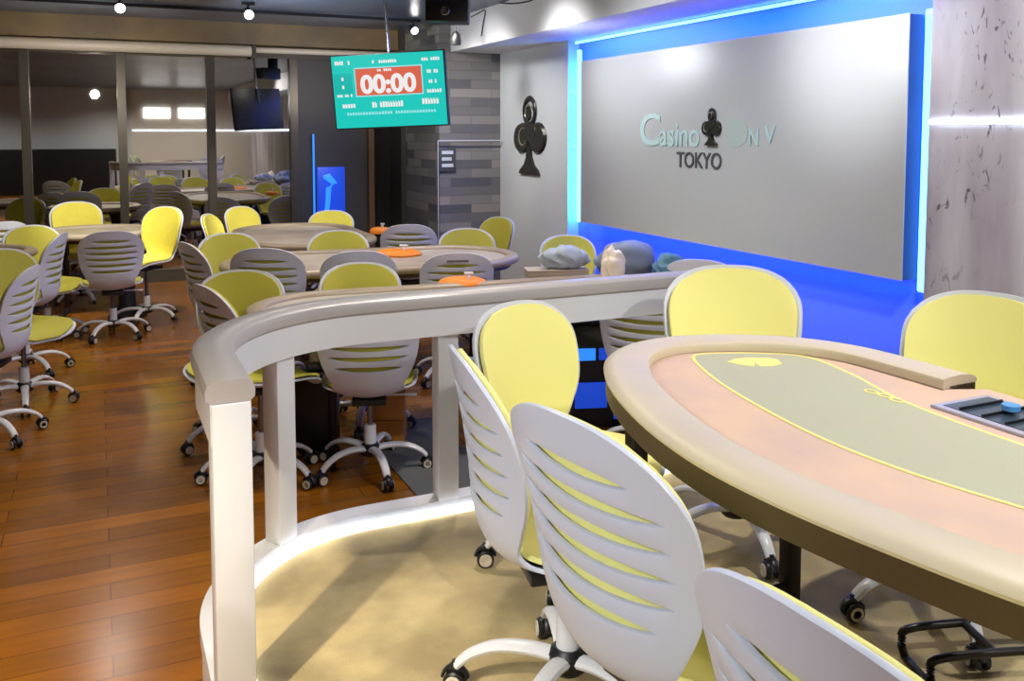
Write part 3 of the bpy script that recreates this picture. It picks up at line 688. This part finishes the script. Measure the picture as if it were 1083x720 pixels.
# dealer tray set into the felt
bm = bmesh.new(); box(bm, -.30, .28, -.47, -.275, .7605, .768, .002); obj('tray_rim', bm, M['trayrim'], t, True)
tr = obj('chip_tray', (lambda b: (box(b, -.28, .26, -.45, -.295, .762, .7695), b)[1])(bmesh.new()), M['tray'], t)
for k in range(9):
    b2 = bmesh.new(); x = -.25+.058*k
    box(b2, x, x+.004, -.44, -.295, .769, .776); obj('divider', b2, M['black'], tr)
for k, (mm, x, y) in enumerate((('chipblue', .15, -.38), ('chipred', .10, -.41), ('signwhite', .06, -.42), ('chipblue', .02, -.38))):
    b2 = bmesh.new(); lathe(b2, [(0, 0), (.02, 0), (.02, .012), (0, .012)], 18, Matrix.Translation((x, y, .7775)))
    c = obj('chip_stack', b2, M[mm], smooth=True); c.matrix_world = Matrix.Translation((CXT, CYT, PZ)) @ Matrix.Rotation(PI/2, 4, 'Z')
    tag(c, ['blue chip stack at the far end of the dealer tray', 'red chip stack standing in the dealer tray', 'white chip stack on the dealer tray rim', 'second blue chip stack further along the dealer tray'][k], 'chips')
for s in (-1, 1):
    for q in (-1, 1):
        bm = bmesh.new(); x0, y0 = s*.72, q*.26
        box(bm, x0-.022, x0+.022, y0-.022, y0+.022, .03, .675, .003); box(bm, x0-.03, x0+.03, y0-.03, y0+.03, 0, .03, .004); obj('leg', bm, M['blackmetal'], t, True)
    bm = bmesh.new(); tube(bm, [(s*.72, -.26, .12), (s*.72, .26, .12)], .014, 8); obj('crossbar', bm, M['blackmetal'], t, True)
# bent black foot rest on the carpet under the table
c0 = at(1035, 682, PZ+.08)
fr = empty('foot_rest', (c0.x, c0.y, PZ), -.35); tag(fr, 'bent black tube foot rest on the carpet under the poker table', 'foot rest')
for (y, nm) in ((-.07, 'hoop'), (.07, 'hoop')):
    bm = bmesh.new(); tube(bm, catmull([Vector(p) for p in ((-.16, y, .014), (-.17, y, .06), (-.13, y, .095), (.2, y, .10), (.24, y, .06), (.24, y, .014))], 5, False), .011, 10); obj(nm, bm, M['blackmetal'], fr, True)
for xx, zz in ((-.16, .014), (.24, .014), (.0, .10)):
    bm = bmesh.new(); tube(bm, [(xx, -.07, zz), (xx, .07, zz)], .011, 10); obj('crossbar', bm, M['blackmetal'], fr, True)

# ------------------------------------------------------------------ things on and under the tables
def dome(bm, rx, ry, h, seg=28, ph=0):
    lathe(bm, [(0, 0), (1, 0), (1.02, .25), (.93, .6), (.7, .87), (.4, .98), (0, 1)], seg, Matrix.Diagonal((rx, ry, h, 1)))
ORA = [(489, 298, .15, .12, .045, 'orange domed cushion on the table just over the railing'), (421, 268, .18, .13, .05, 'orange and gold domed cushion on the middle table'),
       (402, 245, .10, .08, .06, 'small orange domed cushion at the end of the far table')]
for px, py, rx, ry, h, lab in ORA:
    p = at(px, py, .78); t = empty('seat_pad', (p.x, p.y, .766), -PSI); tag(t, lab, 'cushion', 'orange cushions on the tables')
    bm = bmesh.new(); dome(bm, rx, ry, h); obj('pad', bm, M['orange'], t, True)
    bm = bmesh.new(); tube(bm, [(rx*.25, -ry*.35, h*.93), (rx*.25, -ry*.35, h+.02)], .012, 10); tube(bm, [(rx*.1, -ry*.35, h+.03), (rx*.45, -ry*.35, h+.03)], .009, 8); obj('white_tab', bm, M['whitemetal'], t, True)
p = at(10, 236, .80)
# carton, fabric heap
p0, p1 = at(548, 290, .80), at(640, 288, .80)
t = empty('carton', ((p0.x+p1.x)/2, (p0.y+p1.y)/2+.08, .766), math.atan2(p1.y-p0.y, p1.x-p0.x)); tag(t, 'low taupe carton on the table behind the railing beneath the silver board', 'box')
bm = bmesh.new(); box(bm, -.2, .2, -.08, .08, 0, .05, .006); obj('carton_body', bm, M['taupe'], t, True)
bm = bmesh.new(); box(bm, -.205, .205, -.085, .085, .046, .056, .004); obj('lid', bm, M['taupe'], t, True)
def heap(name, px, py, z, size, m, label, cat, seed, grp=None):
    rnd = random.Random(seed); bm = bmesh.new(); bmesh.ops.create_icosphere(bm, subdivisions=4, radius=1)
    ks = [(Vector((rnd.uniform(-1, 1), rnd.uniform(-1, 1), rnd.uniform(-1, 1))).normalized(), rnd.uniform(3, 7), rnd.uniform(0, 6)) for _ in range(6)]
    for v in bm.verts:
        d = sum(math.sin(v.co.dot(k)*f+ph) for k, f, ph in ks)/6 + .55*(.5-abs(math.sin(v.co.dot(ks[0][0])*5.5+2.2*math.sin(v.co.dot(ks[1][0])*3)))) 
        v.co = Vector((v.co.x*size[0], v.co.y*size[1], max(v.co.z, -.55)*size[2]))*(1+.28*d)
    lo = min(v.co.z for v in bm.verts)
    for v in bm.verts: v.co.z -= lo
    o = obj(name, bm, m, smooth=True); p = at(px, py, z); o.location = (p.x, p.y, z); o.rotation_euler = (0, 0, -PSI+rnd.uniform(-.2, .2)); tag(o, label, cat, grp); return o
heap('folded_jacket', 597, 283, .826, (.16, .08, .085), M['greycloth'], 'crumpled grey blue jacket lying on the taupe carton', 'jacket', 3)
heap('cloth_bag', 648, 297, .77, (.075, .06, .13), M['creamcloth'], 'cream cloth bag standing against the large grey coat behind the railing', 'bag', 5)
heap('coat', 663, 291, .77, (.19, .11, .135), M['cloth'], 'large slate grey coat heaped behind the cream cloth bag under the silver board', 'coat', 8)
heap('coat', 711, 294, .77, (.12, .10, .095), M['tealcloth'], 'teal grey coat heaped between the large grey coat and the yellow chair', 'coat', 11)
# under and behind the table: wooden crates, black case, lit blue consoles
cr = at(413, 470, 0)
for k, (z0, lab) in enumerate(((0, 'lower pale wooden crate under the table beyond the railing'), (.145, 'upper pale wooden crate stacked under the table beyond the railing'))):
    t = empty('wooden_crate', (cr.x+.0, cr.y+.06, z0), -PSI+.05*k); tag(t, lab, 'crate', 'wooden crates under the table')
    bm = bmesh.new(); box(bm, -.10, .10, -.08, .08, 0, .12, .004); obj('crate_body', bm, M['wood'], t, True)
    bm = bmesh.new(); box(bm, -.105, .105, -.085, .085, .12, .14, .003); obj('lid', bm, M['wood'], t, True)
sc = at(336, 478, 0)
t = empty('suitcase', (sc.x, sc.y, 0), -PSI); tag(t, 'black upright suitcase behind the railing beside the white chair base', 'suitcase')
bm = bmesh.new(); box(bm, -.11, .11, -.08, .08, .03, .46, .025); obj('suitcase_body', bm, M['black'], t, True)
bm = bmesh.new(); tube(bm, [(-.05, 0, .455), (-.05, 0, .485), (.05, 0, .485), (.05, 0, .455)], .008, 8); obj('handle', bm, M['black'], t, True)
for s in (-1, 1): bm = bmesh.new(); tube(bm, [(s*.08, -.03, .02), (s*.08, .03, .02)], .019, 12); obj('wheel', bm, M['black'], t, True)
S('floor_mat', 1.32, 1.76, 3.3, 5.0, .001, .008, M['matgrey'])
t = empty('console', (2.75, 4.55, 0), -.3); tag(t, 'black equipment cabinet with glowing blue panels under the table', 'cabinet')
bm = bmesh.new(); box(bm, -.26, .26, -.16, .16, 0, .60, .01); obj('cabinet_body', bm, M['black'], t, True)
for (x0, x1, z0, z1, m_) in ((-.24, -.13, .40, .47, 'bluebright'), (-.11, .06, .40, .47, 'bluelit'), (-.25, -.06, .12, .27, 'bluelit'), (-.02, .22, .05, .27, 'bluelit')):
    B('glowing_panel', x0, x1, -.175, -.161, z0, z1, M[m_], t, .004)
# small lettering on the pale grey chair back
cl = [o for o in bpy.data.objects if o.get('label', '').startswith('pale grey chair back with small lettering')][0]
bm = bmesh.new(); x = -.07
while x < .07:
    w0 = random.uniform(.006, .011); box(bm, x, x+w0, -.2845, -.279, .858, .870); x += w0+.003
lt = obj('lettering', bm, M['darkprint'], cl)
# ------------------------------------------------------------------ television
t = empty('television', (2.29, 7.47, 2.07)); tag(t, 'teal tournament clock screen reading zeroes hung before the stone column', 'television')
TW, TH = 1.0, .62
TM = Matrix.Rotation(-math.radians(36), 4, 'Z') @ Matrix.Rotation(math.radians(6), 4, 'X') @ Matrix.Rotation(math.radians(-2.2), 4, 'Y')
t.rotation_euler = TM.to_euler()
B('bezel', -TW/2-.012, TW/2+.012, 0, .05, -TH/2-.012, TH/2+.012, M['black'], t, .004)
B('screen', -TW/2, TW/2, -.004, .002, -TH/2, TH/2, M['tvteal'], t)
B('clock_frame', -.30, .31, -.0055, -.003, -.045, .205, M['tvpale'], t); B('clock_field', -.29, .30, -.0065, -.004, -.035, .195, M['tvred'], t); B('side_field', -.49, -.325, -.0055, -.003, -.02, .16, M['tvdeep'], t)
TX = Matrix(((1, 0, 0, 0), (0, 0, -1, 0), (0, 1, 0, 0), (0, 0, 0, 1)))
o = text_obj('clock_digits', '00:00', .2, M['tvwhite'], Matrix.Translation((0, -.008, .06)) @ TX, 1.0, .0015, t, offset=.008)
xs_ = [v.co.x for v in o.data.vertices]; zs_ = [v.co.z for v in o.data.vertices]
o.data.transform(Matrix.Translation((0, 0, .06)) @ Matrix.Diagonal((.50/(max(xs_)-min(xs_)), 1, .165/(max(zs_)-min(zs_)), 1)) @ Matrix.Translation((-(max(xs_)+min(xs_))/2, 0, -(max(zs_)+min(zs_))/2)))
def scribble(x0, x1, z0, z1, n, seed, m_='tvwhite'):
    rnd = random.Random(seed); bm = bmesh.new(); w = (x1-x0)/n
    for k in range(n):
        if n > 4 and rnd.random() < .12: continue
        a_ = x0+k*w; hz = (z1-z0)*rnd.uniform(.7, 1)
        box(bm, a_+w*.1, a_+w*.8, -.0075, -.0045, z0, z0+hz)
        box(bm, a_+w*.1, a_+w*.35, -.0085, -.0075, z0, z1)
    obj('text_line', bm, M[m_], t)
for a_ in ((-.47, -.33, .235, .27, 7, 1), (-.13, .09, .235, .262, 11, 2), (.31, .47, .235, .262, 8, 3), (-.09, .06, .165, .188, 8, 4), (-.42, -.395, .10, .13, 1, 5), (-.42, -.395, .03, .06, 1, 6),
           (-.47, -.33, -.04, -.015, 8, 7), (.35, .45, .13, .16, 5, 8), (.36, .45, .045, .075, 5, 9), (.34, .47, -.035, -.005, 6, 10), (-.43, -.31, -.135, -.10, 5, 11), (-.16, .17, -.14, -.09, 14, 12),
           (.29, .44, -.13, -.08, 6, 13)): scribble(*a_)
scribble(-.42, .41, -.20, -.175, 34, 14, 'tvpale')
bm = bmesh.new(); tube(bm, [(0, .08, .1), (0, .08, .895)], .012, 10); obj('hanging_pole', bm, M['chrome'], t, True)
# ------------------------------------------------------------------ ceiling fittings
def spotlight(px, py, label, z=2.84, r=.05, aim=(0, -1, -.4)):
    p = at(px, py, z); t = empty('track_spotlight', (p.x, p.y, z)); tag(t, label, 'spotlight', 'ceiling spotlights')
    d = Vector(aim).normalized(); Q = d.to_track_quat('Z', 'Y').to_matrix().to_4x4()
    bm = bmesh.new(); lathe(bm, [(0, -.13), (r*.6, -.13), (r*.8, -.08), (r, .0), (r, .03), (r*.9, .03), (r*.85, .0), (0, .0)], 18, Q); obj('lamp_housing', bm, M['black'], t, True)
    bm = bmesh.new(); lathe(bm, [(0, .004), (r*.82, .004), (r*.82, .012), (0, .02)], 18, Q); obj('lens', bm, M['lamp'], t, True)
    bm = bmesh.new(); tube(bm, [(0, .03, .02), (0, .03, 2.96-z)], .01, 8); box(bm, -.06, .06, .01, .05, 2.93-z, 2.96-z, .003); obj('stem', bm, M['black'], t, True)
spotlight(127, 8, 'lit spotlight above the roller tube near the left windows'); spotlight(263, 15, 'lit spotlight on the ceiling over the end of the roller tube')
spotlight(438, 32, 'lit spotlight just above the television corner', r=.045)
p = at(475, 14, 2.66); t = empty('projector', (p.x, p.y, 2.66), -PSI); tag(t, 'black ceiling projector hanging above the television', 'projector')
bm = bmesh.new(); box(bm, -.18, .16, -.14, .14, -.08, .10, .015); obj('projector_body', bm, M['black'], t, True)
bm = bmesh.new(); lathe(bm, [(0, 0), (.035, 0), (.038, .03), (.03, .04), (0, .035)], 18, Matrix.Translation((-.02, -.14, 0)) @ Matrix.Rotation(PI/2, 4, 'X')); obj('projector_lens', bm, M['chrome'], t, True)
bm = bmesh.new(); box(bm, .04, .16, -.06, .06, .10, .30, .006); obj('ceiling_bracket', bm, M['black'], t, True)
p = at(482, 41, 2.62); t = empty('ceiling_speaker', (p.x, p.y, 2.62), -.2); tag(t, 'small black speaker hung from a wire below the projector', 'speaker')
bm = bmesh.new(); lathe(bm, [(0, -.06), (.05, -.06), (.055, -.02), (.045, .04), (.02, .07), (0, .07)], 18); obj('speaker_body', bm, M['black'], t, True)
bm = bmesh.new(); tube(bm, [(0, 0, .06), (.01, 0, .34)], .006, 8); obj('speaker_wire', bm, M['black'], t, True)
# cables on the soffit face
def cable(pts, label, x=3.59):
    bm = bmesh.new(); tube(bm, catmull([onx(a, b, x) for a, b in pts], 6, False), .006, 6); tag(obj('cable', bm, M['black'], smooth=True), label, 'cable')
cable([(498, 18), (506, 14), (513, 11), (511, 25), (509, 38)], 'short black cable dropping down the soffit face')
cable([(520, 2), (540, 4), (556, 2), (566, -1)], 'black cable drooping along the top of the soffit')
# light track on the ceiling
bm = bmesh.new(); box(bm, -1.5, 3.3, 9.56, 9.60, 2.93, 2.96); tag(obj('light_track', bm, M['black']), 'black light track across the ceiling before the brown beam', 'light track')

# ------------------------------------------------------------------ lights
def area(name, loc, tgt, size, power, col=(1, 1, 1), sy=None, spread=None):
    l = bpy.data.lights.new(name, 'AREA'); l.energy = power; l.color = col; l.size = size
    if sy: l.shape = 'RECTANGLE'; l.size_y = sy
    if spread: l.spread = math.radians(spread)
    o = bpy.data.objects.new(name, l); C.objects.link(o); o.location = loc
    o.rotation_euler = (Vector(tgt)-Vector(loc)).to_track_quat('-Z', 'Y').to_euler(); return o
def spot(name, loc, tgt, power, ang=60, col=(1, .95, .88), blend=.6, r=.05):
    l = bpy.data.lights.new(name, 'SPOT'); l.energy = power; l.color = col; l.spot_size = math.radians(ang); l.spot_blend = blend; l.shadow_soft_size = r
    o = bpy.data.objects.new(name, l); C.objects.link(o); o.location = loc
    o.rotation_euler = (Vector(tgt)-Vector(loc)).to_track_quat('-Z', 'Y').to_euler(); return o
def down(x, y, p, col=(1, .95, .88), ang=150): spot('downlight', (x, y, 2.93), (x, y, 0), p, ang, col, .9, .10)
for x, y, p in ((.2, -1.2, 110), (1.6, -.6, 80), (-1.2, .6, 80)): down(x, y, p, (.95, .97, 1), 112)
for x, y, p in ((1.6, 3.8, 140), (1.0, 5.4, 85), (2.6, 5.6, 130), (-1.4, 7.2, 60), (1.5, 7.2, 120), (.0, 8.2, 100), (3.0, 8.0, 90), (-3.5, 4, 25)): down(x, y, p, (1, .92, .82))
for x, y in ((.5, -4.4), (2.6, -4.4), (-2.5, -4)): down(x, y, 330)
spot('table_spot', (2.2, -.3, 2.9), (1.2, 2.2, .3), 165, 75, (.97, .98, 1))
spot('table_spot_2', (2.4, 1.6, 2.9), (1.0, 2.0, .3), 125, 85, (1, .97, .93))
spot('cool_fill_spot', (-1.5, .5, 2.5), (.95, 1.5, .75), 260, 44, (.84, .92, 1), 1.0, .2)
spot('rail_spot', (-.6, 1.0, 2.85), (.7, 2.9, .6), 45, 60, (.95, .97, 1))
spot('floor_spot', (-1.2, .6, 2.8), (-.6, 1.9, 0), 600, 64, (1, .86, .62))
spot('window_spot', (.6, 7.6, 2.85), (.2, 9.9, .8), 330, 60, (1, .95, .78))
spot('window_spot_2', (2.0, 8.0, 2.85), (1.9, 10.0, .8), 160, 55, (1, .95, .78))
spot('beam_fill', (0, 9.2, 2.2), (0, 10.8, 2.8), 60, 120, (1, .92, .8), .8)  # added uplight hanging free, brightens the brown beam
spot('beam_fill_2', (2.6, 9.2, 2.2), (2.6, 10.8, 2.8), 40, 120, (1, .92, .8), .8)  # second added uplight for the beam, no fitting
spot('board_spot_near', (3.0, 4.1, 2.40), (4.15, 4.05, 2.25), 95, 80, (1, 1, 1), 1.0, .12)
spot('board_spot_far', (3.05, 6.8, 2.40), (4.15, 6.7, 2.30), 75, 105, (1, 1, 1), 1.0, .12)
spot('board_spot_mid', (2.0, 5.2, 2.9), (4.15, 5.4, 1.5), 170, 85, (.92, .96, 1), 1.0, .12)
spot('emblem_spot', (2.6, 7.9, 2.9), (4.2, 8.6, 1.6), 120, 80, (1, 1, 1), 1.0, .1)
spot('soffit_spot', (1.6, 7.2, 2.3), (3.6, 8.2, 2.8), 60, 95, (1, 1, 1), 1.0, .12)
spot('ceiling_fill', (1.2, 8.4, 2.2), (2.3, 9.2, 2.96), 90, 120, (.85, .92, 1), 1.0, .1)  # added mid-air light without a fixture, brightens the ceiling
spot('column_spot', (3.0, 8.2, 2.7), (3.8, 9.4, 1.7), 60, 80, (1, .93, .85), .8)
spot('plaster_spot', (2.6, 1.8, 2.9), (4.2, 2.9, 1.5), 260, 95, (1, .96, .95), .9, .1)
BL = (.01, .10, 1)
area('blue_top', (4.17, 5.67, 2.56), (4.28, 5.67, 1.6), 3.9, 60, BL, .06)
area('blue_low', (4.22, 5.67, .84), (4.30, 5.67, .2), 3.9, 38, (.02, .07, 1), .06)
area('blue_near', (4.27, 3.70, 1.6), (4.30, 3.58, 1.6), .04, 16, (.03, .3, 1), 1.5)
area('blue_far', (4.27, 7.64, 1.6), (4.28, 7.78, 1.6), .04, 16, (.03, .3, 1), 1.5)
w = bpy.data.worlds.new('world'); bpy.context.scene.world = w; w.use_nodes = True
w.node_tree.nodes['Background'].inputs[0].default_value = (.5, .55, .7, 1); w.node_tree.nodes['Background'].inputs[1].default_value = .02
